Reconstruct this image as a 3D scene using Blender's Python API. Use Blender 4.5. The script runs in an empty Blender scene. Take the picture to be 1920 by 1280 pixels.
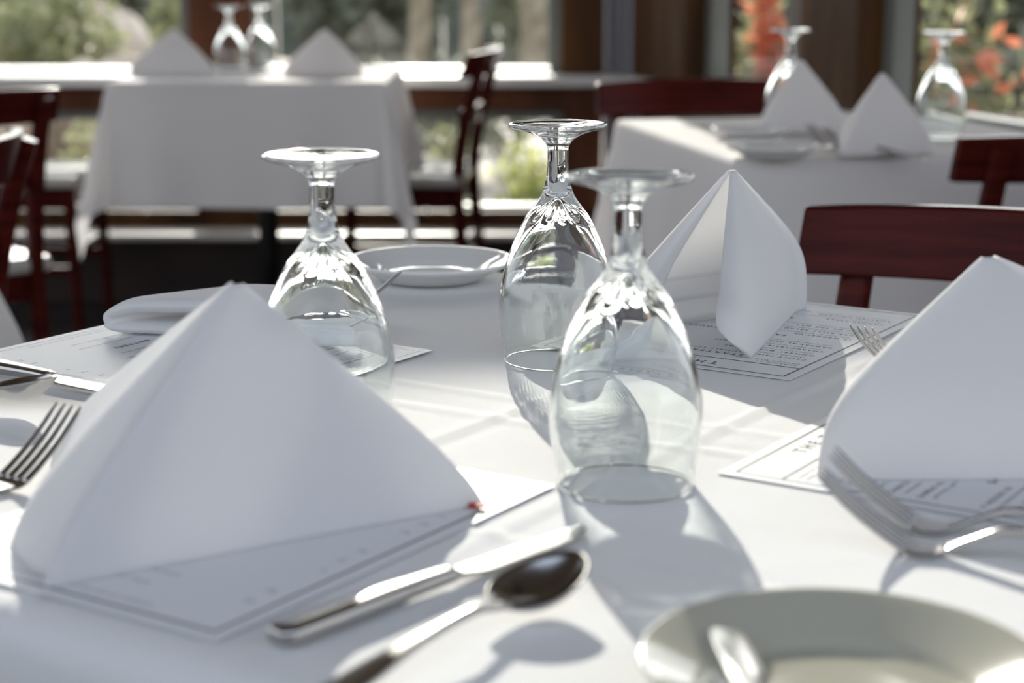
import bpy, bmesh, math, random
from mathutils import Vector, Matrix, Quaternion
R = math.radians
PI = math.pi
random.seed(7)
scene = bpy.context.scene
COL = scene.collection

# ------------------------------------------------------------------ camera
TZ = 0.75                       # height of a dressed table top
CAMZ = TZ + 0.287
PITCH = R(12.0)
FPX = 3330.0
cam_d = bpy.data.cameras.new('camera')
cam = bpy.data.objects.new('camera', cam_d); COL.objects.link(cam)
cam.location = (0, 0, CAMZ)
cam.rotation_euler = (PI / 2 - PITCH, 0, 0)
cam_d.sensor_width = 36.0
cam_d.lens = FPX / 1920 * 36.0
cam_d.clip_start = 0.02
cam_d.clip_end = 200
cam_d.dof.use_dof = True
cam_d.dof.focus_distance = 1.30
cam_d.dof.aperture_fstop = 5.8
cam_d.dof.aperture_blades = 0
scene.camera = cam
scene.view_settings.view_transform = 'Standard'
scene.view_settings.look = 'None'
scene.view_settings.gamma = 1.0
scene.view_settings.use_curve_mapping = False
scene.view_settings.exposure = 0.1
cy = scene.cycles
cy.max_bounces = 14
cy.transmission_bounces = 14
cy.transparent_max_bounces = 24
cy.glossy_bounces = 6
cy.diffuse_bounces = 4
cy.sample_clamp_indirect = 12.0
cy.blur_glossy = 0.5

# ------------------------------------------------------------------ sky and sun
SUN_DIR = Vector((-0.090, 0.996, 0)).normalized() * math.cos(R(21.5)) + Vector((0, 0, math.sin(R(21.5))))
world = bpy.data.worlds.new('sky'); scene.world = world
world.use_nodes = True
wn = world.node_tree; wn.nodes.clear()
wo = wn.nodes.new('ShaderNodeOutputWorld'); wb = wn.nodes.new('ShaderNodeBackground')
tc = wn.nodes.new('ShaderNodeTexCoord'); sx = wn.nodes.new('ShaderNodeSeparateXYZ')
cr = wn.nodes.new('ShaderNodeValToRGB')
wn.links.new(tc.outputs['Generated'], sx.inputs[0]); wn.links.new(sx.outputs['Z'], cr.inputs[0])
cr.color_ramp.elements[0].position = 0.0; cr.color_ramp.elements[0].color = (0.16, 0.15, 0.13, 1)     # the ground beyond
cr.color_ramp.elements[1].position = 0.7; cr.color_ramp.elements[1].color = (0.74, 0.86, 1.08, 1)
_e = cr.color_ramp.elements.new(0.015); _e.color = (0.94, 0.96, 1.0, 1)
# brighter sky round the sun
vm = wn.nodes.new('ShaderNodeVectorMath'); vm.operation = 'DOT_PRODUCT'; vm.inputs[1].default_value = tuple(SUN_DIR)
nm = wn.nodes.new('ShaderNodeVectorMath'); nm.operation = 'NORMALIZE'
wn.links.new(tc.outputs['Generated'], nm.inputs[0]); wn.links.new(nm.outputs[0], vm.inputs[0])
mx0 = wn.nodes.new('ShaderNodeMath'); mx0.operation = 'MAXIMUM'; mx0.inputs[1].default_value = 0.0; wn.links.new(vm.outputs['Value'], mx0.inputs[0])
pw = wn.nodes.new('ShaderNodeMath'); pw.operation = 'POWER'; pw.inputs[1].default_value = 14.0; wn.links.new(mx0.outputs[0], pw.inputs[0])
ml = wn.nodes.new('ShaderNodeMath'); ml.operation = 'MULTIPLY'; ml.inputs[1].default_value = 7.5; wn.links.new(pw.outputs[0], ml.inputs[0])
vs_ = wn.nodes.new('ShaderNodeVectorMath'); vs_.operation = 'SCALE'; vs_.inputs[0].default_value = (1.0, 0.97, 0.90); wn.links.new(ml.outputs[0], vs_.inputs['Scale'])
ad = wn.nodes.new('ShaderNodeVectorMath'); ad.operation = 'ADD'; wn.links.new(cr.outputs[0], ad.inputs[0]); wn.links.new(vs_.outputs[0], ad.inputs[1])
wn.links.new(ad.outputs[0], wb.inputs['Color']); wb.inputs['Strength'].default_value = 1.32
wn.links.new(wb.outputs[0], wo.inputs[0])
sun_d = bpy.data.lights.new('sun', 'SUN'); sun_d.energy = 6.2; sun_d.angle = R(0.53)
sun_d.color = (1.0, 0.945, 0.85)
sun_d.cycles.is_caustics_light = True
sun = bpy.data.objects.new('sun', sun_d); COL.objects.link(sun)
sun.rotation_euler = (-SUN_DIR).to_track_quat('-Z', 'Y').to_euler()
sun.location = (0, 0, 6)

# ------------------------------------------------------------------ helpers
def P(px, py, z=TZ):
    """the point at height z that stands where the photograph's pixel shows it"""
    x = (px - 960) / FPX; y = (640 - py) / FPX
    d = Vector((x, math.cos(PITCH) + y * math.sin(PITCH), -math.sin(PITCH) + y * math.cos(PITCH)))
    t = (z - CAMZ) / d.z
    return Vector((d.x * t, d.y * t, z))

def PD(px, py, D):
    """the point at distance D (world y) behind a pixel"""
    x = (px - 960) / FPX; y = (640 - py) / FPX
    d = Vector((x, math.cos(PITCH) + y * math.sin(PITCH), -math.sin(PITCH) + y * math.cos(PITCH)))
    t = D / d.y
    return Vector((d.x * t, D, CAMZ + d.z * t))

def hd(a):
    """unit vector of a heading measured clockwise from +Y, in degrees"""
    return Vector((math.sin(R(a)), math.cos(R(a)), 0))

def lin(c):
    return tuple(((v / 255) / 12.92 if v / 255 <= 0.04045 else ((v / 255 + 0.055) / 1.055) ** 2.4) for v in c)

def smooth01(t):
    t = max(0.0, min(1.0, t)); return t * t * (3 - 2 * t)

def lerp(a, b, t): return a + (b - a) * t

def table_val(tab, x):
    """smooth interpolation of a table of rows (x, values...) without overshoot"""
    if x <= tab[0][0]: return tab[0][1:]
    if x >= tab[-1][0]: return tab[-1][1:]
    n = len(tab)
    i = max(k for k in range(n - 1) if tab[k][0] <= x)
    h = tab[i + 1][0] - tab[i][0]; t = (x - tab[i][0]) / h
    out = []
    for c in range(1, len(tab[0])):
        d = lambda k: (tab[k + 1][c] - tab[k][c]) / (tab[k + 1][0] - tab[k][0])
        def m(k):
            if k == 0: return d(0)
            if k == n - 1: return d(n - 2)
            p, q = d(k - 1), d(k)
            return 0.0 if p * q <= 0 else 2 * p * q / (p + q)
        y0, y1, m0, m1 = tab[i][c], tab[i + 1][c], m(i) * h, m(i + 1) * h
        out.append((2 * t**3 - 3 * t**2 + 1) * y0 + (t**3 - 2 * t**2 + t) * m0 + (-2 * t**3 + 3 * t**2) * y1 + (t**3 - t**2) * m1)
    return tuple(out)

class MB:
    def __init__(s): s.v = []; s.f = []
    def add(s, vs, fs):
        n = len(s.v); s.v += [tuple(v) for v in vs]; s.f += [tuple(i + n for i in f) for f in fs]; return s
    def box(s, c, d, M=None):
        vs = [Vector((c[0] + sx * d[0] / 2, c[1] + sy * d[1] / 2, c[2] + sz * d[2] / 2)) for sz in (-1, 1) for sy in (-1, 1) for sx in (-1, 1)]
        if M: vs = [M @ v for v in vs]
        return s.add(vs, [(0, 2, 3, 1), (4, 5, 7, 6), (0, 1, 5, 4), (2, 6, 7, 3), (0, 4, 6, 2), (1, 3, 7, 5)])
    def grid(s, rows, closed_u=False, cap=False):
        nu = len(rows[0]); vs = [p for r in rows for p in r]; fs = []
        for j in range(len(rows) - 1):
            for i in range(nu if closed_u else nu - 1):
                a = j * nu + i; b = j * nu + (i + 1) % nu
                fs.append((a, b, b + nu, a + nu))
        if cap:
            fs.append(tuple(range(nu - 1, -1, -1))); k = (len(rows) - 1) * nu
            fs.append(tuple(range(k, k + nu)))
        return s.add(vs, fs)
    def lathe(s, prof, n=64, fn=None, c=(0, 0, 0)):
        rows = []
        for r, z in prof:
            row = []
            for i in range(n):
                a = 2 * PI * i / n
                rr = fn(r, z, a) if fn else r
                row.append((c[0] + rr * math.cos(a), c[1] + rr * math.sin(a), c[2] + z))
            rows.append(row)
        return s.grid(rows, True)
    def loft(s, secs):
        """secs: (centre, width axis, height axis, w, h); rounded cross-sections"""
        rows = []
        for c, ax, ay, w, h in secs:
            row = []
            for i in range(16):
                a = 2 * PI * i / 16
                ca, sa = math.cos(a), math.sin(a)
                row.append(c + ax * (w / 2) * math.copysign(abs(ca) ** 0.6, ca) + ay * (h / 2) * math.copysign(abs(sa) ** 0.6, sa))
            rows.append(row)
        return s.grid(rows, True, True)
    def build(s, name, mat, parent=None, smooth=True, bevel=0, subsurf=0, solid=0, recalc=True, autosmooth=None):
        me = bpy.data.meshes.new(name)
        me.from_pydata(s.v, [], s.f); me.update()
        if recalc:
            bm = bmesh.new(); bm.from_mesh(me)
            bmesh.ops.recalc_face_normals(bm, faces=bm.faces[:]); bm.to_mesh(me); bm.free()
        me.materials.append(mat)
        if smooth:
            for p in me.polygons: p.use_smooth = True
            if autosmooth: me.set_sharp_from_angle(angle=R(autosmooth))
        o = bpy.data.objects.new(name, me); COL.objects.link(o)
        if parent: o.parent = parent
        if solid:
            m = o.modifiers.new('thick', 'SOLIDIFY'); m.thickness = solid; m.offset = 0
        if bevel:
            m = o.modifiers.new('bevel', 'BEVEL'); m.width = bevel; m.segments = 3; m.limit_method = 'ANGLE'; m.angle_limit = R(40)
        if subsurf:
            m = o.modifiers.new('sub', 'SUBSURF'); m.levels = subsurf; m.render_levels = subsurf
        return o

def tag(o, label, cat, group=None, kind=None):
    o['label'] = label; o['category'] = cat
    if group: o['group'] = group
    if kind: o['kind'] = kind
    return o

def empty(name, loc=(0, 0, 0), rz=0.0):
    o = bpy.data.objects.new(name, None); COL.objects.link(o)
    o.location = loc; o.rotation_euler = (0, 0, rz); o.empty_display_size = 0.05
    return o

def struct(o): o['kind'] = 'structure'; return o

def copy_tree(o, parent=None):
    c = o.copy(); COL.objects.link(c); c.parent = parent
    for ch in list(o.children):
        copy_tree(ch, c)
    return c

# ------------------------------------------------------------------ materials
def mat(name, color, rough=0.5, metal=0.0, spec=0.5, coat=0.0, transl=0.0, sheen=0.0):
    m = bpy.data.materials.new(name); m.use_nodes = True
    b = m.node_tree.nodes['Principled BSDF']
    b.inputs['Base Color'].default_value = (*color, 1); b.inputs['Roughness'].default_value = rough
    b.inputs['Metallic'].default_value = metal; b.inputs['Specular IOR Level'].default_value = spec
    b.inputs['Coat Weight'].default_value = coat; b.inputs['Coat Roughness'].default_value = 0.12
    b.inputs['Sheen Weight'].default_value = sheen
    if transl:
        nt = m.node_tree; out = nt.nodes['Material Output']
        t = nt.nodes.new('ShaderNodeBsdfTranslucent'); t.inputs['Color'].default_value = (*color, 1)
        mx = nt.nodes.new('ShaderNodeMixShader'); mx.inputs[0].default_value = transl
        nt.links.new(b.outputs[0], mx.inputs[1]); nt.links.new(t.outputs[0], mx.inputs[2]); nt.links.new(mx.outputs[0], out.inputs[0])
    return m

def noise_color(m, c1, c2, scale, detail=4, coords='Object', stretch=(1, 1, 1), lo=0.35, hi=0.65):
    nt = m.node_tree; b = nt.nodes['Principled BSDF']
    tcn = nt.nodes.new('ShaderNodeTexCoord'); mp = nt.nodes.new('ShaderNodeMapping'); mp.inputs['Scale'].default_value = stretch
    nz = nt.nodes.new('ShaderNodeTexNoise'); nz.inputs['Scale'].default_value = scale; nz.inputs['Detail'].default_value = detail
    rp = nt.nodes.new('ShaderNodeValToRGB')
    rp.color_ramp.elements[0].color = (*c1, 1); rp.color_ramp.elements[1].color = (*c2, 1)
    rp.color_ramp.elements[0].position = lo; rp.color_ramp.elements[1].position = hi
    nt.links.new(tcn.outputs[coords], mp.inputs[0]); nt.links.new(mp.outputs[0], nz.inputs[0])
    nt.links.new(nz.outputs[0], rp.inputs[0]); nt.links.new(rp.outputs[0], b.inputs['Base Color'])
    for n in nt.nodes:
        if n.type == 'BSDF_TRANSLUCENT': nt.links.new(rp.outputs[0], n.inputs['Color'])
    return m

def add_bump(m, kind='noise', scale=400, strength=0.2, dist=0.0005, extra=None):
    nt = m.node_tree; b = nt.nodes['Principled BSDF']
    tcn = nt.nodes.new('ShaderNodeTexCoord')
    def tex(k, sc, det=3):
        if k == 'noise':
            n = nt.nodes.new('ShaderNodeTexNoise'); n.inputs['Scale'].default_value = sc; n.inputs['Detail'].default_value = det
            nt.links.new(tcn.outputs['Object'], n.inputs[0]); return n.outputs[0]
        n = nt.nodes.new('ShaderNodeTexWave'); n.bands_direction = k; n.inputs['Scale'].default_value = sc
        nt.links.new(tcn.outputs['Object'], n.inputs[0]); return n.outputs[1]
    h = tex('noise', scale)
    if kind == 'weave':
        w1 = tex('X', scale); w2 = tex('Y', scale)
        a = nt.nodes.new('ShaderNodeMath'); a.operation = 'ADD'; nt.links.new(w1, a.inputs[0]); nt.links.new(w2, a.inputs[1])
        c = nt.nodes.new('ShaderNodeMath'); c.operation = 'ADD'; nt.links.new(a.outputs[0], c.inputs[0]); nt.links.new(h, c.inputs[1]); h = c.outputs[0]
    bp = nt.nodes.new('ShaderNodeBump'); bp.inputs['Strength'].default_value = strength; bp.inputs['Distance'].default_value = dist
    nt.links.new(h, bp.inputs['Height']); last = bp
    if extra:
        sc, st, ds = extra
        e = tex('noise', sc, 2); b2 = nt.nodes.new('ShaderNodeBump'); b2.inputs['Strength'].default_value = st; b2.inputs['Distance'].default_value = ds
        nt.links.new(e, b2.inputs['Height']); nt.links.new(bp.outputs[0], b2.inputs['Normal']); last = b2
    nt.links.new(last.outputs[0], b.inputs['Normal'])
    return m

M_CLOTH = add_bump(mat('white_linen', (0.80, 0.80, 0.79), 0.85, spec=0.25, sheen=0.1), 'weave', 700, 0.35, 0.0003, (14, 0.25, 0.004))
M_CLOTH_B = add_bump(mat('white_linen_far', (0.93, 0.905, 0.885), 0.85, spec=0.2, transl=0.24), 'noise', 500, 0.2, 0.0003)
M_NAPKIN = add_bump(mat('napkin_cotton', (0.90, 0.90, 0.905), 0.8, spec=0.2, transl=0.42, sheen=0.1), 'weave', 900, 0.3, 0.0002, (25, 0.15, 0.003))
M_PLATE = mat('white_china', (0.82, 0.82, 0.80), 0.08, spec=0.6, coat=0.3)
M_STEEL = add_bump(mat('polished_steel', (0.46, 0.45, 0.44), 0.19, metal=1.0), 'noise', 90, 0.05, 0.0005)
M_PAPER = mat('menu_paper', (0.74, 0.75, 0.76), 0.5, spec=0.22)
M_INK = mat('menu_ink', (0.012, 0.011, 0.010), 0.4, spec=0.3)
M_INK2 = mat('menu_ink_grey', (0.10, 0.10, 0.11), 0.5, spec=0.2)
M_CHAIR = noise_color(mat('mahogany', (0.04, 0.006, 0.006), 0.22, spec=0.08), (0.036, 0.005, 0.004), (0.075, 0.011, 0.008), 6, stretch=(1, 1, 12))
M_SEAT = mat('seat_vinyl', (0.50, 0.47, 0.43), 0.22, spec=0.6, coat=0.4)
M_BROWN = add_bump(noise_color(mat('stained_wood', (0.05, 0.02, 0.01), 0.5, spec=0.15), (0.040, 0.017, 0.006), (0.11, 0.048, 0.014), 3, stretch=(3, 3, 0.5)), 'noise', 40, 0.2, 0.002)
M_RED = noise_color(mat('red_brown_wood', (0.08, 0.03, 0.015), 0.45, spec=0.15), (0.085, 0.030, 0.014), (0.15, 0.055, 0.026), 3, stretch=(4, 4, 0.5))
M_KICK = noise_color(mat('dark_panel', (0.02, 0.01, 0.006), 0.5), (0.014, 0.007, 0.004), (0.035, 0.016, 0.008), 5)
M_GREYWOOD = mat('taupe_paint', lin((112, 98, 88)), 0.5)
M_ALU = mat('window_frame_grey', lin((120, 122, 116)), 0.4, spec=0.5)
M_SILL = mat('sill_paint', (0.92, 0.91, 0.88), 0.3)
M_FLOOR = noise_color(mat('dark_floor', (0.03, 0.025, 0.025), 0.25, spec=0.5), (0.020, 0.017, 0.017), (0.045, 0.04, 0.038), 8)
M_CEIL = noise_color(mat('ceiling_wood', (0.10, 0.07, 0.05), 0.6), (0.26, 0.20, 0.15), (0.38, 0.30, 0.23), 5, stretch=(6, 0.5, 1))
M_PILLAR = mat('pale_curtain', lin((165, 165, 170)), 0.8)
M_BLACK = mat('black_iron', (0.008, 0.008, 0.008), 0.4)
M_GLASS = bpy.data.materials.new('clear_glass'); M_GLASS.use_nodes = True; add_bump(M_GLASS, 'noise', 45, 0.15, 0.0006)
_b = M_GLASS.node_tree.nodes['Principled BSDF']
_b.inputs['Base Color'].default_value = (0.975, 1.0, 0.99, 1); _b.inputs['Roughness'].default_value = 0.0
_b.inputs['IOR'].default_value = 1.5; _b.inputs['Transmission Weight'].default_value = 1.0

def pane_material():
    m = bpy.data.materials.new('window_glass'); m.use_nodes = True
    nt = m.node_tree; nt.nodes.clear()
    out = nt.nodes.new('ShaderNodeOutputMaterial'); mx = nt.nodes.new('ShaderNodeMixShader')
    tr = nt.nodes.new('ShaderNodeBsdfTransparent'); gl = nt.nodes.new('ShaderNodeBsdfGlossy'); fr = nt.nodes.new('ShaderNodeMath'); lw = nt.nodes.new('ShaderNodeLayerWeight'); p5 = nt.nodes.new('ShaderNodeMath')
    tr.inputs[0].default_value = (0.97, 0.985, 0.975, 1); gl.inputs['Roughness'].default_value = 0.02
    p5.operation = 'POWER'; p5.inputs[1].default_value = 5.0; nt.links.new(lw.outputs['Facing'], p5.inputs[0])
    fr.operation = 'MULTIPLY_ADD'; fr.inputs[1].default_value = 0.9; fr.inputs[2].default_value = 0.07; nt.links.new(p5.outputs[0], fr.inputs[0])
    nt.links.new(fr.outputs[0], mx.inputs[0]); nt.links.new(tr.outputs[0], mx.inputs[1]); nt.links.new(gl.outputs[0], mx.inputs[2])
    nt.links.new(mx.outputs[0], out.inputs[0]); return m
M_PANE = pane_material()

# ------------------------------------------------------------------ the room
W = 5.5            # the back wall's inner face
def slab(name, x0, x1, y0, y1, z0, z1, m, parent=None, bevel=0.0, M=None):
    mb = MB(); mb.box(((x0 + x1) / 2, (y0 + y1) / 2, (z0 + z1) / 2), (x1 - x0, y1 - y0, z1 - z0), M)
    return mb.build(name, m, parent, smooth=False, bevel=bevel)

CX = 0.375         # the corner of back wall and right wall
RW_ANG = R(-16.8)  # the right wall runs this far off the view axis
struct(slab('floor', -4.2, 3.6, -2.0, W + 0.12, -0.1, 0.0, M_FLOOR))
struct(slab('ceiling', -4.2, 3.6, -0.4, W + 0.35, 2.95, 3.1, M_CEIL))

struct(slab('wall_rear', -4.2, 3.6, -2.1, -2.0, 0.0, 1.60, M_KICK))  # unseen, added half high to block low light from behind the camera
struct(slab('wall_left', -4.3, -4.2, -2.1, W + 0.12, 0.0, 0.70, M_KICK))  # unseen, added low like the rear one to cut low light
# back wall: kick panel, ledge, lower glazing, mid rail, sill, upper glazing, header
struct(slab('wall_back', -4.2, CX + 0.1, W, W + 0.12, 0.0, 0.215, M_KICK))
struct(slab('trim_1', -4.2, CX + 0.05, W - 0.16, W + 0.16, 0.215, 0.235, M_SILL, bevel=0.004))     # low ledge
struct(slab('trim_2', -4.2, CX + 0.05, W - 0.01, W + 0.11, 0.235, 0.285, M_BROWN))                # bottom rail
struct(slab('trim_3', -4.2, CX + 0.1, W - 0.02, W + 0.12, 0.600, 0.675, M_RED))                   # mid rail
struct(slab('trim_4', -4.2, CX + 0.02, W - 0.13, W + 0.42, 0.675, 0.707, M_SILL, bevel=0.006))    # window sill
struct(slab('trim_5', -4.2, CX + 0.1, W, W + 0.12, 2.76, 2.95, M_BROWN))                          # header

def xw(px, D=W): return (px - 960) / FPX * (D * math.cos(PITCH) + 0.06)
posts_back = [(-3.9, 0.2, M_RED), (-2.55, 0.19, M_RED), ((xw(358) + xw(472)) / 2, xw(472) - xw(358), M_RED), ((xw(1052) + xw(1135)) / 2, xw(1135) - xw(1052), M_BROWN)]
for i, (x, w, m) in enumerate(posts_back):
    struct(slab('trim_%d' % (6 + i), x - w / 2, x + w / 2, W - 0.03, W + 0.13, 0.707, 2.78, m, bevel=0.004))
    struct(slab('trim_%d' % (16 + i), x - 0.06, x + 0.06, W - 0.005, W + 0.12, 0.285, 0.605, M_RED))
def window(n, x0, x1, z0, z1, parent_frame=True, M=None):
    r = empty('window_%d' % n, (0, 0, 0)); struct(r)
    f = MB(); t = 0.035; y = W + 0.06
    for bx in ((x0, x0 + t, z0, z1), (x1 - t, x1, z0, z1), (x0 + t, x1 - t, z0, z0 + 0.012), (x0 + t, x1 - t, z1 - t, z1)):
        f.box(((bx[0] + bx[1]) / 2, y, (bx[2] + bx[3]) / 2), (bx[1] - bx[0], 0.05, bx[3] - bx[2]), M)
    f.build('window_frame', M_ALU, r, smooth=False)
    p = MB(); p.add([(M @ Vector(v) if M else v) for v in ((x0 + t, y, z0 + 0.012), (x1 - t, y, z0 + 0.012), (x1 - t, y, z1 - t), (x0 + t, y, z1 - t))], [(0, 1, 2, 3)])
    p.build('window_pane', M_PANE, r, smooth=False)
    return r
edges = [(-3.80, -2.645), (-2.455, xw(358)), (xw(472), xw(1052))]
for i, (a, b) in enumerate(edges):
    window(1 + i, a, b, 0.707, 2.76)
low = [(-3.84, -2.61), (-2.49, posts_back[2][0] - 0.06), (posts_back[2][0] + 0.06, posts_back[3][0] - 0.06)]
for i, (a, b) in enumerate(low):
    window(4 + i, a, b, 0.285, 0.600)

# right wall, running from the corner towards the camera
RM = Matrix.Translation(Vector((CX, W, 0))) @ Matrix.Rotation(-PI / 2 - RW_ANG, 4, 'Z').inverted().inverted()
# local x runs along the wall away from the corner, local -y points into the room
ux = Vector((-math.sin(RW_ANG), -math.cos(RW_ANG), 0)); uy = Vector((math.cos(RW_ANG), -math.sin(RW_ANG), 0))
RM = Matrix(((ux.x, uy.x, 0, CX), (ux.y, uy.y, 0, W), (0, 0, 1, 0), (0, 0, 0, 1)))
def tw(px):
    """distance along the right wall that a pixel column looks at"""
    k = (px - 960) / FPX
    # x = k*(0.978*y+0.06) on the line (CX,W)+t*ux
    # CX + t*ux.x = k*(0.978*(W+t*ux.y)+0.06)
    return (k * (0.978 * W + 0.06) - CX) / (ux.x - k * 0.978 * ux.y)
def rslab(name, t0, t1, y0, y1, z0, z1, m, bevel=0.0):
    return slab(name, t0, t1, y0, y1, z0, z1, m, None, bevel, RM)
struct(rslab('wall_right', 0.0, 4.6, 0.0, 0.12, 0.0, 0.60, M_KICK))
struct(rslab('trim_20', 0.0, 4.6, -0.02, 0.12, 0.60, 0.675, M_BROWN))
struct(rslab('trim_21', 0.16, 4.6, -0.07, 0.2, 0.675, 0.707, M_SILL, 0.006))
struct(rslab('trim_22', 0.0, 4.6, 0.0, 0.12, 2.76, 2.95, M_BROWN))
struct(rslab('trim_23', tw(1203), tw(1300), -0.03, 0.13, 0.707, 2.77, M_BROWN, 0.004))
struct(rslab('trim_24', tw(1464), tw(1518), 0.02, 0.10, 0.707, 2.77, M_GREYWOOD))
struct(rslab('trim_25', tw(1518), tw(1626), -0.03, 0.13, 0.707, 2.77, M_BROWN, 0.004))
def rwindow(n, t0, t1, z0, z1):
    r = empty('window_%d' % n); struct(r)
    f = MB(); t = 0.05; y = 0.06
    for bx in ((t0, t0 + t, z0, z1), (t1 - t, t1, z0, z1), (t0 + t, t1 - t, z0, z0 + .02), (t0 + t, t1 - t, z1 - t, z1)):
        f.box(((bx[0] + bx[1]) / 2, y, (bx[2] + bx[3]) / 2), (bx[1] - bx[0], 0.05, bx[3] - bx[2]), RM)
    f.build('window_frame', M_ALU, r, smooth=False)
    p = MB(); p.add([RM @ Vector(v) for v in ((t0 + t, y, z0 + .02), (t1 - t, y, z0 + .02), (t1 - t, y, z1 - t), (t0 + t, y, z1 - t))], [(0, 1, 2, 3)])
    p.build('window_pane', M_PANE, r, smooth=False)
rwindow(8, tw(1300), tw(1464), 0.707, 2.76)
rwindow(9, tw(1626), 3.4, 0.707, 2.76)
struct(rslab('trim_26', 3.4, 3.6, -0.03, 0.13, 0.707, 2.77, M_BROWN, 0.004))

# pale curtain hanging in the corner, gathered in folds
cu = MB(); rows = []
for z in [0.02 + 2.72 * k / 12 for k in range(13)]:
    row = []
    for i in range(61):
        u = i / 60; x = xw(1131) + (xw(1200) - xw(1131)) * u
        row.append((x, W - 0.065 - 0.012 * math.sin(u * PI * 9) - 0.004 * math.sin(z * 3 + u * 7), z))
    rows.append(row)
cu.grid(rows)
tag(cu.build('curtain', M_PILLAR, None, solid=0.003), 'pale grey curtain hanging in folds in the room corner', 'curtain')

# ------------------------------------------------------------------ outdoors
M_GROUND = noise_color(mat('gravel', (0.4, 0.35, 0.3), 0.9), lin((150, 140, 125)), lin((215, 203, 186)), 1.6, 6)
struct(slab('terrace_ground', -30, 40, W + 0.12, 60, -0.16, -0.06, M_GROUND))

def leaf_mat(name, c1, c2, rough=0.35, transl=0.45):
    return noise_color(mat(name, c1, rough, spec=0.5, transl=transl), c1, c2, 5)
M_LEAF_D = leaf_mat('leaf_hazed', lin((112, 117, 98)), lin((152, 156, 134)))  # colours lightened to stand in for haze over the garden
M_LEAF_M = leaf_mat('leaf_mid', lin((120, 126, 92)), lin((178, 180, 140)))
M_LEAF_L = leaf_mat('leaf_light', lin((150, 160, 90)), lin((205, 208, 140)))
M_LEAF_G = leaf_mat('leaf_greygreen', lin((126, 130, 112)), lin((168, 170, 150)))
M_FLOWER = leaf_mat('orange_petal', lin((240, 140, 105)), lin((252, 182, 150)), 0.5, 0.4)
M_BARK = noise_color(mat('bark', (0.3, 0.25, 0.2), 0.9), lin((120, 110, 92)), lin((172, 160, 138)), 9)

def foliage_mb(center, rad, n, size, seed, flat=1.0):
    rnd = random.Random(seed); mb = MB()
    for _ in range(n):
        while True:
            p = Vector((rnd.uniform(-1, 1), rnd.uniform(-1, 1), rnd.uniform(-1, 1)))
            if 0.25 < p.length < 1: break
        p = p * (0.80 + 0.22 * math.sin(p.x * 9 + seed) * math.sin(p.z * 8 + p.y * 7))
        c = Vector((center[0] + p.x * rad[0], center[1] + p.y * rad[1], center[2] + p.z * rad[2]))
        if c.z < 0.0: c.z = rnd.uniform(0.0, 0.1)
        q = Quaternion((rnd.gauss(0, 1), rnd.gauss(0, 1), rnd.gauss(0, 1), rnd.gauss(0, 1))).normalized()
        s = size * rnd.uniform(0.6, 1.3)
        pts = [q @ Vector(v) * s + c for v in ((0, -1, 0), (0.45, -0.2, 0.12), (0.3, 0.5, 0.1), (0, 1, 0), (-0.3, 0.5, 0.1), (-0.45, -0.2, 0.12))]
        mb.add(pts, [(0, 1, 2, 3), (0, 3, 4, 5)])
    return mb

def shrub(name, label, cat, c, rad, n, size, m, seed, group=None, flowers=None):
    r = empty(name, (c[0], c[1], -0.06))
    off = Vector((c[0], c[1], -0.06))
    mb = foliage_mb((0, 0, rad[2] * 0.95 + 0.06), rad, n, size, seed)
    mb.build('foliage', m, r, smooth=False, recalc=False)
    st = MB()
    for k in range(4):
        a = k * 1.7 + seed
        st.loft([(Vector((0.02 * math.cos(a), 0.02 * math.sin(a), 0)), Vector((1, 0, 0)), Vector((0, 1, 0)), 0.03, 0.03),
                 (Vector((rad[0] * .4 * math.cos(a), rad[1] * .4 * math.sin(a), rad[2] * 1.2)), Vector((1, 0, 0)), Vector((0, 1, 0)), 0.012, 0.012)])
    st.build('stem', M_BARK, r)
    if flowers:
        fl = foliage_mb((0, -rad[1] * 0.5, rad[2] * 0.95 + 0.06), (rad[0] * 0.95, rad[1] * 0.7, rad[2] * 0.95), flowers, size * 1.5, seed + 5)
        fl.build('blossom', M_FLOWER, r, smooth=False, recalc=False)
    return tag(r, label, cat, group)

# a tall hedge closes the garden: separate shrubs
hx = -13.0; k = 0
row = 0
while row < 2:
    w = random.uniform(0.8, 1.1); mm = (M_LEAF_D, M_LEAF_G, M_LEAF_D, M_LEAF_M)[k % 4]
    lab = ('dark green hedge shrub at the far end of the garden', 'grey green hedge shrub at the far end of the garden', 'dark green hedge shrub at the far end of the garden', 'olive green hedge shrub at the far end of the garden')[k % 4]
    grp = ('dark hedge shrubs', 'grey green hedge shrubs', 'dark hedge shrubs', 'olive hedge shrubs')[k % 4]
    shrub('hedge_shrub', lab, 'shrub', (hx + w, 15.5 + row * 1.75), (w * 0.98, 0.75, 0.85 + 0.1 * row), 2200, 0.11, mm, 100 + k, grp)
    hx += w * 2.02; k += 1
    if hx > 9: hx = -14.0; row += 1

fe = empty('garden_fence', (0, 19.6, -0.06))
M_FENCE = noise_color(mat('weathered_boards', (0.2, 0.2, 0.17), 0.9), lin((92, 98, 84)), lin((122, 126, 108)), 2)
fm = MB()
for k in range(130): fm.box((-18 + k * 0.3, 0.02 * (k % 2), 1.25), (0.285, 0.03, 2.5))
fm.build('board_panel', M_FENCE, fe, smooth=False)
for k in range(14): MB().box((-17.7 + k * 2.9, 0.12, 1.3), (0.12, 0.12, 2.6)).build('fence_post', M_FENCE, fe, smooth=False)
tag(fe, 'weathered grey green board fence closing the garden', 'fence')

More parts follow.
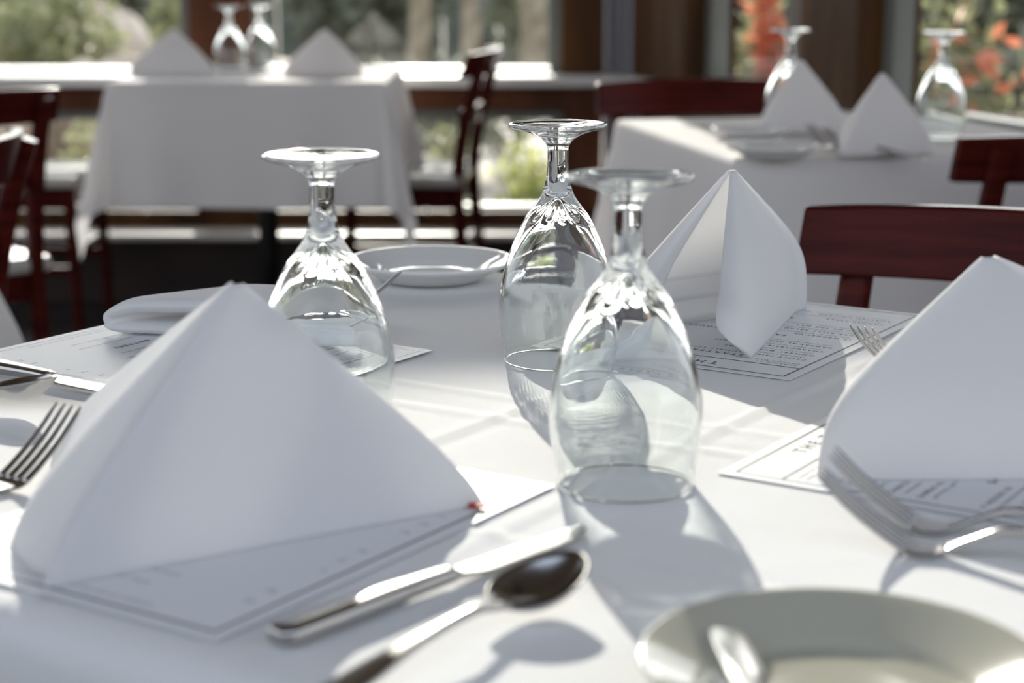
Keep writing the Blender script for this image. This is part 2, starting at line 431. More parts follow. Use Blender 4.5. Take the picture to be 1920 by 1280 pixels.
def trunk(c, r, h, label):
    mb = MB(); secs = []
    for j in range(8):
        z = h * j / 7
        secs.append((Vector((0.05 * math.sin(j + c[0]), 0.04 * math.cos(j * 1.3), z)), Vector((1, 0, 0)), Vector((0, 1, 0)), 2 * r * (1.2 - 0.05 * j), 2 * r * (1.2 - 0.05 * j)))
    mb.loft(secs)
    rt = empty('garden_tree', (c[0], c[1], -0.06))
    mb.build('trunk', M_BARK, rt)
    foliage_mb((0, 0, h + 0.25), (0.20, 0.2, 0.35), 200, 0.08, int(c[0] * 10) + 60).build('crown', M_LEAF_D, rt, smooth=False, recalc=False)
    tag(rt, label, 'tree', 'slim trees before the hedge')
for (px, D, r_) in ((778, 13.2, 0.075), (872, 12.8, 0.06), (990, 13.4, 0.09)):
    c = PD(px, 60, D); trunk((c.x, D), r_, 2.5, 'slim pale trunked garden tree standing before the hedge')

shrub('garden_shrub', 'yellow green loose shrub beyond the left window', 'shrub', (PD(90, 60, 10.2).x, 10.2), (0.50, 0.4, 0.56), 1500, 0.045, M_LEAF_M, 11)
shrub('garden_shrub', 'light olive shrub outside by the brown window post', 'shrub', (PD(325, 60, 9.8).x, 9.8), (0.16, 0.2, 0.62), 600, 0.04, M_LEAF_M, 12)
shrub('garden_shrub', 'low pale green shrub outside behind the middle window', 'shrub', (PD(800, 100, 9.3).x, 9.3), (0.9, 0.4, 0.30), 1500, 0.04, M_LEAF_G, 13)
for i, (px, py, D, rr) in enumerate(((150, 215, 6.6, .11), (225, 360, 6.9, .10), (840, 250, 6.7, .14), (985, 275, 6.3, .15), (1000, 320, 6.1, .10), (120, 352, 6.2, .09))):
    c = PD(px, py, D)
    shrub('garden_plant', ('small leafy plant seen through the low pane beside the left tablecloth edge', 'bright green plant seen through the low pane under the left chair seat', 'green plant seen through the low pane left of the tall chair back', 'bushy yellow green plant in the low pane right of the tall chair', 'short yellow plant below the bushy one in the right low pane', 'small plant in the low pane between the left chairs')[i],
          'plant', (c.x, D), (rr, rr, max(0.08, (c.z + 0.06) * 0.55)), 240, 0.022, (M_LEAF_M, M_LEAF_L, M_LEAF_M, M_LEAF_L, M_LEAF_L, M_LEAF_M)[i], 20 + i)

def rock(c, s, seed, label):
    rnd = random.Random(seed); bm = bmesh.new(); bmesh.ops.create_icosphere(bm, subdivisions=3, radius=1)
    pl = [Vector((rnd.gauss(0, 1), rnd.gauss(0, 1), rnd.gauss(0, 1))).normalized() for _ in range(10)]
    for v in bm.verts:
        p = v.co.copy()
        for n in pl:
            d = p.dot(n)
            if d > 0.72: p -= n * (d - 0.72)
        v.co = Vector((p.x * s[0], p.y * s[1], (p.z + 0.6) * s[2]))
    me = bpy.data.meshes.new('boulder'); bm.to_mesh(me); bm.free(); me.materials.append(M_ROCK)
    o = bpy.data.objects.new('boulder', me); COL.objects.link(o); o.location = (c[0], c[1], -0.08)
    return tag(o, label, 'boulder')
M_ROCK = noise_color(mat('pale_stone', (0.6, 0.52, 0.44), 0.9), lin((170, 156, 138)), lin((226, 208, 188)), 3)
c = PD(245, 90, 9.0); rock((c.x, 9.0), (0.28, 0.3, 0.46), 3, 'pointed pale boulder outside the left window')
c = PD(160, 95, 9.4); rock((c.x, 9.4), (0.2, 0.25, 0.40), 4, 'rounded pale boulder left of the pointed one outside')
c = PD(15, 95, 9.2); rock((c.x, 9.2), (0.2, 0.25, 0.42), 5, 'pale boulder outside at the edge of the left window')
c = PD(205, 30, 12.0); rock((c.x, 12.0), (0.42, 0.3, 0.60), 6, 'broad pale boulder farther off behind the pointed one')
c = PD(560, 90, 10.3); rock((c.x, 10.3), (0.30, 0.3, 0.42), 8, 'pale boulder outside right of the brown window post')

# right side garden: flowering shrubs and a pale planter
def outside_right(px, D):
    return (px - 960) / FPX * (D * 0.978 + 0.06)
shrub('flowering_shrub', 'tall shrub covered in orange blossom beside the brown pillar outside', 'shrub', (outside_right(1432, 6.4), 6.4), (0.09, 0.15, 0.62), 500, 0.035, M_LEAF_M, 31, None, 260)
shrub('garden_shrub', 'green shrub left of the tall orange blossom outside', 'shrub', (outside_right(1370, 6.2), 6.2), (0.12, 0.15, 0.49), 700, 0.03, M_LEAF_M, 32)
shrub('flowering_shrub', 'shrub with scattered orange blossom outside the right window', 'shrub', (outside_right(1790, 5.6), 5.6), (0.30, 0.2, 0.56), 900, 0.03, M_LEAF_M, 33, None, 60)
shrub('flowering_shrub', 'dark shrub with a few orange blossoms next to the right frame', 'shrub', (outside_right(1690, 6.2), 6.2), (0.17, 0.2, 0.62), 1500, 0.035, M_LEAF_D, 34, None, 30)
pl = MB(); pl.lathe([(0.0, 0), (0.30, 0), (0.42, 0.58), (0.45, 0.60), (0.45, 0.66), (0.40, 0.66), (0.38, 0.60), (0.0, 0.58)], 40)
o = pl.build('planter', M_ROCK); o.location = (outside_right(1925, 4.9), 4.85, -0.06); tag(o, 'large pale round planter outside the right window', 'planter')
shrub('hedge_shrub', 'dark hedge shrub outside behind the orange blossom', 'shrub', (2.4, 9.4), (1.6, 0.6, 0.85), 3600, 0.08, M_LEAF_G, 35)
shrub('hedge_shrub', 'dark hedge shrub outside at the right behind the planter', 'shrub', (5.6, 10.4), (1.5, 0.6, 0.85), 3600, 0.08, M_LEAF_G, 36)
shrub('hedge_shrub', 'black green shrub outside between the two right pillars', 'shrub', (outside_right(1385, 8.0), 8.0), (0.28, 0.3, 0.70), 2200, 0.05, M_LEAF_D, 37)

# unseen beam on posts, added to cast the shade band across the table
pb = MB()
ang = R(14.5); bd = Vector((math.cos(ang), math.sin(ang), 0)); bn = Vector((-math.sin(ang), math.cos(ang), 0))
YB = 7.0; TANE = math.tan(R(21.5))
def beam(z0, z1, cy_, x0=-5, x1=5):
    mb = MB(); vs = []
    for z in (z0, z1):
        for off in (-0.04, 0.04):
            for x in (x0, x1):
                vs.append(Vector((0, cy_, z)) + bd * x + bn * off)
    mb.add(vs, [(0, 1, 3, 2), (4, 6, 7, 5), (0, 4, 5, 1), (2, 3, 7, 6), (0, 2, 6, 4), (1, 5, 7, 3)])
    return mb
zt = TZ + (YB - 0.155 + 0.04 - 1.285) * 0.3955
r = empty('shade_beam', (0, 0, 0))
beam(zt - 0.27, zt, YB).build('beam', M_BROWN, r, smooth=False)
for x in (-3.4, 3.4):
    q = Vector((0, YB, 0)) + bd * x
    slab('post', q.x - 0.06, q.x + 0.06, q.y - 0.06, q.y + 0.06, -0.06, zt - 0.25, M_BROWN, r)
tag(r, 'brown timber beam on posts outside, added out of view to shade the table', 'shade_beam')

# ------------------------------------------------------------------ table linen
def cloth_mesh(a, b, drop, seed, amp=0.012, n=44, creases=(), top_noise=0.0012, rad=0.012, flare=0.06, lob=0.42):
    """table cloth lying on a table of half sizes a, b, its rim hanging by drop; corners hang in a gathered point"""
    rnd = random.Random(seed); ph = [rnd.uniform(0, 6.28) for _ in range(8)]
    def axis(h):
        inner = [-h + 2 * h * i / n for i in range(n + 1)]
        out = [h + rad * 1.57 * k / 4 for k in (1, 2, 3, 4)]
        q = rad * 1.57
        out += [h + q + (drop - q) * k / 14 for k in range(1, 15)]
        return [-v for v in reversed(out)] + inner + out
    us, vs = axis(a), axis(b)
    rows = []
    q = rad * 1.57
    def hang(s):
        """arc length past the edge -> (outward, down)"""
        if s <= 0: return 0.0, 0.0
        if s < q:
            t = s / rad; return rad * math.sin(t), rad * (1 - math.cos(t))
        return rad + flare * (s - q), rad + (s - q) * math.sqrt(1 - flare * flare)
    for v in vs:
        row = []
        for u in us:
            p = max(0, abs(u) - a); r_ = max(0, abs(v) - b); su = math.copysign(1, u); sv = math.copysign(1, v)
            x = su * min(abs(u), a); y = sv * min(abs(v), b); z = 0.0
            if p == 0 and r_ == 0:
                z = top_noise * (math.sin(u * 9 + ph[0]) * math.sin(v * 7 + ph[1]) + 0.6 * math.sin(u * 17 + v * 11 + ph[2]))
                for (ax, pos, h, w) in creases:
                    d = (u if ax == 'u' else v) - pos - 0.004 * math.sin((v if ax == 'u' else u) * 6 + ph[3])
                    z += h * math.exp(-(d / w) ** 2) - 0.35 * h * math.exp(-((d - 2.2 * w) / (1.3 * w)) ** 2)
            elif r_ == 0 or p == 0:
                s = p or r_; o_, dn = hang(s); along = v if p else u
                edge = (b - abs(v)) if p else (a - abs(u))
                wv = amp * (math.sin(along * 19 + ph[4]) + 0.6 * math.sin(along * 33 + ph[5])) * min(1, s / drop) ** 1.2
                wv *= smooth01(edge / 0.1) * 0.8 + 0.2
                o_ += wv + amp * 0.6 * min(1, s / drop)
                if p: x += su * o_
                else: y += sv * o_
                z = -dn
            else:
                rr = math.hypot(p, r_); phi = math.atan2(r_, p)
                k = math.sin(2 * phi); o_, dn = hang(rr)
                lobe = lob * k * (rr ** 1.0) * (0.85 + 0.15 * math.cos(4 * phi))
                wob = amp * 1.5 * math.sin(phi * 6 + ph[6]) * k * min(1, rr / drop)
                wx = math.cos(phi) * o_ * (1 - k) + (lobe + wob) * 0.7071 * (1.0 + 0.35 * math.cos(2 * phi)) + o_ * k * 0.7
                wy = math.sin(phi) * o_ * (1 - k) + (lobe + wob) * 0.7071 * (1.0 - 0.35 * math.cos(2 * phi)) + o_ * k * 0.7
                x += su * wx; y += sv * wy
                z = -math.sqrt(max(0.0, dn * dn - (lobe * 0.9) ** 2))
            row.append((x, y, z))
        rows.append(row)
    mb = MB(); mb.grid(rows); return mb

def table(name, label, center, rz, a, b):
    r = empty(name, (center[0], center[1], 0), rz)
    mb = MB(); mb.box((0, 0, TZ - 0.018), (2 * a, 2 * b, 0.03)); mb.build('tabletop', M_BROWN, r, smooth=False, bevel=0.004)
    c = MB(); c.lathe([(0.0, 0.03), (0.028, 0.03), (0.027, 0.4), (0.03, TZ - 0.04), (0.0, TZ - 0.04)], 24); c.build('pedestal', M_BLACK, r)
    bs = MB()
    for k in range(4):
        an = k * PI / 2 + PI / 4
        bs.loft([(Vector((0.02 * math.cos(an), 0.02 * math.sin(an), 0.035)), Vector((-math.sin(an), math.cos(an), 0)), Vector((0, 0, 1)), 0.06, 0.04),
                 (Vector((0.27 * math.cos(an), 0.27 * math.sin(an), 0.014)), Vector((-math.sin(an), math.cos(an), 0)), Vector((0, 0, 1)), 0.05, 0.024)])
    bs.build('base', M_BLACK, r)
    return tag(r, label, 'table')

HA, HB = 33.0, -57.0     # headings of our table's two edge directions
A_, B_ = hd(HA), hd(HB)
def tab(a, b): return A_ * a + B_ * b
a0, a1, b0, b1 = 0.515, 1.401, 0.132, 1.036
tc_ = tab((a0 + a1) / 2, (b0 + b1) / 2)
RZ = -R(HA)   # local +Y along A, local -X along B
table('dining_table', 'square dining table under the white cloth in front, holding three upturned goblets', tc_, RZ, (b1 - b0) / 2 - 0.012, (a1 - a0) / 2 - 0.012)
def loc_of(p):   # room point -> table-local (x,y)
    d = p - tc_; return (-d.dot(B_), d.dot(A_))
c1 = loc_of(P(930, 785)); c2 = loc_of(P(980, 985)); c3 = loc_of(P(100, 835)); c4 = loc_of(P(1250, 790)); 
cl = cloth_mesh((b1 - b0) / 2 - 0.010, (a1 - a0) / 2 - 0.010, 0.26, 5, n=150, top_noise=0.0004, rad=0.018,
                creases=(('u', c1[0], 0.0017, 0.0045), ('u', c2[0], 0.0017, 0.004), ('v', c3[1], 0.0016, 0.004), ('v', c4[1] - 0.0, 0.0009, 0.005), ('v', loc_of(P(700, 745))[1], 0.0012, 0.005)))
o = cl.build('tablecloth', M_CLOTH); o.location = (tc_.x, tc_.y, TZ); o.rotation_euler = (0, 0, RZ)
tag(o, 'white linen tablecloth with pressed creases on the nearest table', 'tablecloth')
CLOTH = o

# far table
ftc = Vector(((xw(205, 4.45) + xw(715, 4.45)) / 2, 4.45 + 0.34, 0))
table('dining_table', 'square table on a black pedestal by the back windows', ftc, 0, 0.325, 0.325)
o = cloth_mesh(0.335, 0.335, 0.32, 9, amp=0.012, n=30, flare=0.06, lob=0.28).build('tablecloth', M_CLOTH_B); o.location = (ftc.x, ftc.y, TZ)
tag(o, 'white tablecloth hanging to points over the table by the back windows', 'tablecloth')
# right table
RT = R(-11.0)
rfl = P(1385, 297)                       # its nearest corner
rt_dir = Vector((math.sin(RT), math.cos(RT), 0)); rt_side = Vector((math.cos(RT), -math.sin(RT), 0))
rtc = Vector((rfl.x, rfl.y, 0)) + rt_dir * 0.35 + rt_side * 0.31
table('dining_table', 'square table beside the right hand windows', rtc, -RT, 0.30, 0.335)
o = cloth_mesh(0.31, 0.35, 0.42, 14, amp=0.007, n=30, flare=0.03, lob=0.25).build('tablecloth', M_CLOTH_B); o.location = (rtc.x, rtc.y, TZ); o.rotation_euler = (0, 0, -RT)
tag(o, 'white tablecloth on the table beside the right hand windows', 'tablecloth')

# ------------------------------------------------------------------ goblets
def goblet_meshes():
    out = [(0.0385, 0.0006), (0.0389, 0.0015), (0.0392, 0.0060), (0.0399, 0.0126), (0.0412, 0.021), (0.0422, 0.0293), (0.0428, 0.037), (0.0428, 0.0448), (0.0421, 0.053), (0.0408, 0.061),
           (0.0388, 0.069), (0.0363, 0.0768), (0.0335, 0.085), (0.0303, 0.0928), (0.0262, 0.101), (0.0218, 0.109), (0.0172, 0.115), (0.0132, 0.1205), (0.0105, 0.1265), (0.0089, 0.1325), (0.0079, 0.139), (0.00755, 0.1445), (0.0075, 0.1475), (0.0075, 0.1485)]
    inn = [(0.0379, 0.0004), (0.0376, 0.0012), (0.0378, 0.0060), (0.0385, 0.0126), (0.0397, 0.021), (0.0406, 0.0293), (0.0411, 0.037), (0.0410, 0.0448), (0.0402, 0.053), (0.0387, 0.061), (0.0365, 0.069),
           (0.0336, 0.0768), (0.0302, 0.0845), (0.0264, 0.0915), (0.0222, 0.0980), (0.0175, 0.1035), (0.0125, 0.1075), (0.0080, 0.1112), (0.0042, 0.1155), (0.0018, 0.1185), (0.0006, 0.1192)]
    def dense(p, m=3):
        q = []
        for i in range(len(p) - 1):
            p0 = p[max(i - 1, 0)]; p1 = p[i]; p2 = p[i + 1]; p3 = p[min(i + 2, len(p) - 1)]
            for k in range(m):
                t = k / m
                q.append(tuple(0.5 * ((2 * p1[j]) + (-p0[j] + p2[j]) * t + (2 * p0[j] - 5 * p1[j] + 4 * p2[j] - p3[j]) * t * t + (-p0[j] + 3 * p1[j] - 3 * p2[j] + p3[j]) * t ** 3) for j in (0, 1)))
        q.append(p[-1]); return q
    inn = dense(inn); outd = dense(out)
    def flute(r, z, a):
        w = math.exp(-((z - 0.110) / 0.005) ** 2)
        return r * (1 + 0.07 * w * math.cos(9 * a)) if z > 0.09 and r < 0.024 else r
    bowl = MB(); n = 96
    prof_in = list(reversed(inn)); k = len(prof_in)
    def fn(r, z, a, inner): return flute(r, z, a) if inner else r
    rows = []
    for (r, z) in prof_in: rows.append([(flute(r, z, 2 * PI * i / n) * math.cos(2 * PI * i / n), flute(r, z, 2 * PI * i / n) * math.sin(2 * PI * i / n), z) for i in range(n)])
    rows.append([(0.0382 * math.cos(2 * PI * i / n), 0.0382 * math.sin(2 * PI * i / n), 0.0) for i in range(n)])
    for (r, z) in outd: rows.append([(r * math.cos(2 * PI * i / n), r * math.sin(2 * PI * i / n), z) for i in range(n)])
    bowl.grid(rows, True); bowl.f.append(tuple(range(n - 1, -1, -1)))
    stem = MB(); stem.lathe([(0.0075, 0.1485), (0.0075, 0.149), (0.0075, 0.1515), (0.0075, 0.154), (0.0075, 0.1545)], n)
    ft = [(0.0075, 0.1545), (0.0075, 0.155), (0.0078, 0.157), (0.0088, 0.1595), (0.0107, 0.162), (0.014, 0.1645), (0.0185, 0.1668), (0.0245, 0.1688), (0.030, 0.1702), (0.0340, 0.1712), (0.0355, 0.1722), (0.0358, 0.1733), (0.0350, 0.1743), (0.0335, 0.1745), (0.0305, 0.1738), (0.024, 0.1726), (0.015, 0.1712), (0.006, 0.1704), (0.0005, 0.1702)]
    foot = MB(); foot.lathe(dense(ft, 2), n); foot.f.append(tuple(len(foot.v) - n + i for i in range(n)))
    return bowl, stem, foot
GOB = None
def goblet(loc, rz, label):
    global GOB
    if GOB is None:
        r = empty('water_goblet', loc, rz)
        bw, st, ft = goblet_meshes()
        for nm, mb in (('bowl', bw), ('stem', st), ('foot', ft)):
            # orient outwards by hand: recalc on an open piece can flip it
            ob = mb.build(nm, M_GLASS, r, recalc=False)
            ob.cycles.is_caustics_caster = True
        GOB = r
    else:
        r = copy_tree(GOB); r.location = loc; r.rotation_euler = (0, 0, rz)
    return tag(r, label, 'glass', 'upturned water goblets')
EPS = 0.0004
def on_table(p, dz=0.0): return (p.x, p.y, TZ + 0.0009 + dz)
g1 = P(1171, 908); goblet(on_table(g1), 0.3, 'nearest upturned glass goblet, standing in the middle of the table')
g2 = P(1044, 677); goblet(on_table(g2), 1.1, 'upturned glass goblet behind the nearest one, before the bread plate')
g3 = PD(602, 289, 1.069); goblet((g3.x, 1.069, TZ + 0.0009), 2.0, 'upturned glass goblet behind the large left napkin, sun glinting on its foot')

# ------------------------------------------------------------------ napkins
def napkin_mesh(G, T1, T2, Pt, k_g=0.8, k_1=0.85, k_2=0.85, r_g=0.010, r_t=0.010, lift=0.0, ret=0.55, pleats=0, bulge=0.004, puff=0.0, ret2=None, nt_=56):
    """standing pyramid napkin: two wings meet in a rounded spine (ground point G), free ends T1, T2 roll back inside; apex Pt"""
    ret2 = ret if ret2 is None else ret2
    def curve():
        pts = []
        u1 = (T1 - G); L1 = u1.length; u1.normalize(); u2 = (T2 - G); L2 = u2.length; u2.normalize()
        bis = (u1 + u2).normalized()
        n1 = Vector((-u1.y, u1.x, 0)); n1 = n1 if n1.dot(u2) < 0 else -n1      # outward normals
        n2 = Vector((-u2.y, u2.x, 0)); n2 = n2 if n2.dot(u1) < 0 else -n2
        # entries: (point, kind 0 spine..1 tip1.. , k, lift, inside)
        M = 16
        for i in range(M):                           # inner return of wing 1 (from inside to tip)
            s = 1 - ret * (1 - i / M)
            pts.append((G + u1 * (L1 * s - r_t) - n1 * 2 * r_t * (0.75 + 0.25 * s), k_1, lift * smooth01((s - 0.6) / 0.4), 1, s))
        for i in range(11):                          # u-turn at the tip
            a = -PI / 2 + PI * i / 10
            pts.append((G + u1 * (L1 - r_t + r_t * math.cos(a)) + n1 * (r_t * math.sin(a) - r_t), k_1, lift * (1 - i / 10), 0, 1))
        for i in range(1, 25):                       # outer face of wing 1 towards the spine
            s = (1 - i / 24.0); s = 0.08 + s * 0.88
            pts.append((G + u1 * (L1 * s), lerp(k_g, k_1, smooth01(s)), 0, 0, s))
        a_s = math.atan2(n1.y, n1.x); a_e = math.atan2(n2.y, n2.x)
        d = a_e - a_s
        while d > PI: d -= 2 * PI
        while d < -PI: d += 2 * PI
        c = G + bis * 0.0 
        ctr = G + bis * (r_g * 1.2)
        w1 = G + u1 * (L1 * 0.08); 
        for i in range(9):
            t = i / 8; a = a_s + d * t
            q = ctr + Vector((math.cos(a), math.sin(a), 0)) * r_g
            pts.append((q, k_g, 0, 0, 0.02))
        for i in range(25):
            s = 0.08 + 0.88 * i / 24.0
            pts.append((G + u2 * (L2 * s), lerp(k_g, k_2, smooth01(s)) - (0.08 * math.exp(-((s - 0.25) / 0.2) ** 2) if puff else 0), 0, 0, s))
        for i in range(11):
            a = PI / 2 - PI * i / 10
            pts.append((G + u2 * (L2 - r_t + r_t * math.cos(a)) + n2 * (r_t * math.sin(a) - r_t), k_2, lift * 0.3 * (i / 10), 0, 1))
        for i in range(1, M + 1):
            s = 1 - ret2 * (i / M)
            pts.append((G + u2 * (L2 * s - r_t) - n2 * 2 * r_t * (0.75 + 0.25 * s), k_2, lift * 0.3 * smooth01((s - 0.6) / 0.4), 2, s))
        return pts
    pts = curve()
    u2_ = (T2 - G).normalized(); u1_ = (T1 - G).normalized(); pn = Vector((-u2_.y, u2_.x, 0)); pn = pn if pn.dot(u1_) < 0 else -pn
    # smooth the plan curve
    ps = [p[0].copy() for p in pts]
    for _ in range(2):
        q = [ps[0]] + [(ps[i - 1] + ps[i] * 2 + ps[i + 1]) / 4 for i in range(1, len(ps) - 1)] + [ps[-1]]
        ps = q
    cen = (G + T1 + T2) / 3
    rows = []
    P0 = Vector((Pt.x, Pt.y, 0)); H = Pt.z
    for j in range(nt_ + 1):
        t = 0.02 + 0.98 * j / nt_
        row = []
        for i, (p, k, lf, ins, s) in enumerate(pts):
            x = t / k
            f = -math.log(math.exp(-x * 7) + math.exp(-7)) / 7 if k < 0.999 else t       # soft minimum of t/k and 1
            f1 = -math.log(math.exp(-1 / k * 7) + math.exp(-7)) / 7 if k < 0.999 else 1
            f = f / f1
            b = ps[i]
            q = P0 + (b - P0) * f
            zt_ = H * (1 - t) + lf * smooth01((t - 0.6) / 0.4)
            if puff and i > 60 and ins == 0: q = q + pn * puff * math.exp(-((s - 0.30) / 0.19) ** 2) * t
            out = (b - cen); out.z = 0
            if out.length > 0: out.normalize()
            if ins == 0: q = q + out * bulge * math.sin(PI * t) * math.sin(PI * min(1, s))
            if pleats and i > 62:
                st = (t * 1.02 * pleats) % 1.0
                q = q - out * (0.0035 * st) * (1 if t > 0.55 else 0)
            row.append((q.x, q.y, zt_))
        rows.append(row)
    mb = MB(); mb.grid(rows); return mb

def napkin(G, T1, T2, Pt, label, solid=0.0022, m=None, dz=0.0, **kw):
    base = Vector((G.x, G.y, 0))
    g = lambda v: Vector((v.x - base.x, v.y - base.y, 0))
    mb = napkin_mesh(g(G), g(T1), g(T2), Vector((Pt.x - base.x, Pt.y - base.y, Pt.z - TZ)), **kw)
    o = mb.build('folded_napkin', m or M_NAPKIN, None, solid=solid, recalc=False)
    o.location = (base.x, base.y, TZ + 0.0015 + dz)
    return tag(o, label, 'napkin')

# large left napkin
G = P(90, 1108); T1 = P(912, 950); Pt = PD(443, 530, 0.900)
d1 = T1 - G; L = d1.length; h1 = math.degrees(math.atan2(d1.x, d1.y))
T2 = G + hd(-13.5) * L
napkin(G, T1, T2, Pt, 'largest white napkin folded as a pyramid at the left front', k_g=0.96, k_1=0.99, k_2=0.9, r_g=0.005, r_t=0.007, bulge=0.002, puff=0.018, ret=0.96, ret2=0.06)
_nA = [o_ for o_ in COL.objects if o_.name.startswith('folded_napkin')][-1]
_t = MB(); _q = P(894, 959) - Vector((G.x, G.y, TZ)); _t.box((_q.x, _q.y, 0.0022), (0.009, 0.006, 0.0012))
_tg = _t.build('stitched_tag', mat('red_thread', (0.45, 0.06, 0.03), 0.7), _nA, smooth=False); _tg['label'] = 'small red tag at the right tip'
# middle right napkin, open side towards us
G = P(1500, 577); T1 = P(1400, 682); Pt = PD(1372, 318, 1.397)
d1 = T1 - G; L = d1.length; h1 = math.degrees(math.atan2(d1.x, d1.y))
T2 = G + hd(h1 + 36) * (L * 1.02)
napkin(G, T1, T2, Pt, 'white pyramid napkin with its open pleated side facing us, behind the nearest goblet', k_g=0.60, k_1=0.86, k_2=0.98, r_g=0.012, r_t=0.013, lift=0.028, pleats=7, ret=0.45, ret2=0.08, bulge=0.006)
# right napkin
T1 = P(1540, 905); G = Vector((0.400, 0.968, TZ)); Pt = PD(1850, 480, 1.05)
T2 = G + hd(32) * 0.22
napkin(G, T1, T2, Pt, 'white pyramid napkin at the right edge, behind the two forks', k_g=0.9, k_1=0.66, k_2=0.9, r_g=0.008, r_t=0.009, bulge=0.002, ret=0.95, ret2=0.06)

# napkin lying on its side on the left menu
def lying_napkin():
    Gp = P(172, 634); Tp = P(694, 652); 
    mb = MB(); L = (Tp - Gp).length; u = (Tp - Gp).normalized(); n = Vector((-u.y, u.x, 0))
    def tri_layer(zf, th, inset, seed):
        NU, NV = 44, 26
        for side in (1, -1):
            rows = []
            for j in range(NV + 1):
                w = j / NV; row = []
                for i in range(NU + 1):
                    s = i / NU
                    # triangle with right angle at the back, rounded corners
                    ww = w * 0.94
                    lo = 0.5 * ww; hi = 1 - 0.5 * ww
                    ss = lerp(lo, hi, s)
                    e = max(0.0, min(1.0, min(s, 1 - s) * 9)) ; e2 = max(0.0, min(1, min(w * 10, (1 - w) * 8)))
                    ed = math.sqrt(max(0, 1 - (1 - e) ** 2)) * math.sqrt(max(0, 1 - (1 - e2) ** 2))
                    cx = inset * (1 - e2) * 0
                    p = Gp + u * (L * ss) + n * (L * 0.5 * ww + cx)
                    # round the left front corner
                    dl = max(0, 0.10 - ss) / 0.10
                    p = p + n * (dl * dl * 0.020)
                    row.append(Vector((p.x, p.y, zf(ss, ww) + side * th / 2 * ed)))
                rows.append(row)
            mb.grid(rows)
    tri_layer(lambda s, w: 0.0055 + 0.001 * math.sin(s * 9), 0.009, 0, 1)
    tri_layer(lambda s, w: 0.0075 + smooth01(s / 0.16) * 0.0085 + 0.0070 * (1 - w * 0.8) + 0.0035 * math.sin(PI * s), 0.0125 , 0, 2)
    # spine joining both layers at the left end
    secs = []
    for k in range(16):
        t = k / 15
        p = Gp + u * (L * (0.03 + 0.47 * t)) + n * (L * 0.47 * t + 0.010 * (1 - t)); 
        secs.append((Vector((p.x, p.y, 0.0118)), (u - n).normalized(), Vector((0, 0, 1)), 0.026 * (1 - 0.4 * t) * math.sin(0.25 + min(1, t * 5) * 1.32), 0.0225 * (1 - 0.25 * t) * math.sin(0.25 + min(1, t * 5) * 1.32)))
    mb.loft(secs)
    # rolled right tip
    secs = []
    for k in range(14):
        t = k / 13; p = Gp + u * (L * (0.55 + 0.44 * t)) + n * (0.006)
        secs.append((Vector((p.x, p.y, 0.011)), n, Vector((0, 0, 1)), 0.022 - 0.006 * t, 0.020 - 0.004 * t))
    mb.loft(secs)
    o = mb.build('folded_napkin', M_NAPKIN); o.location = (0, 0, TZ + 0.0016)
    m_ = o.modifiers.new('remesh', 'REMESH'); m_.mode = 'VOXEL'; m_.voxel_size = 0.0012; m_.use_smooth_shade = True
    sm = o.modifiers.new('soften', 'SMOOTH'); sm.factor = 0.5; sm.iterations = 14
    return tag(o, 'white napkin toppled flat on the left menu, its layers gaping', 'napkin')
lying_napkin()

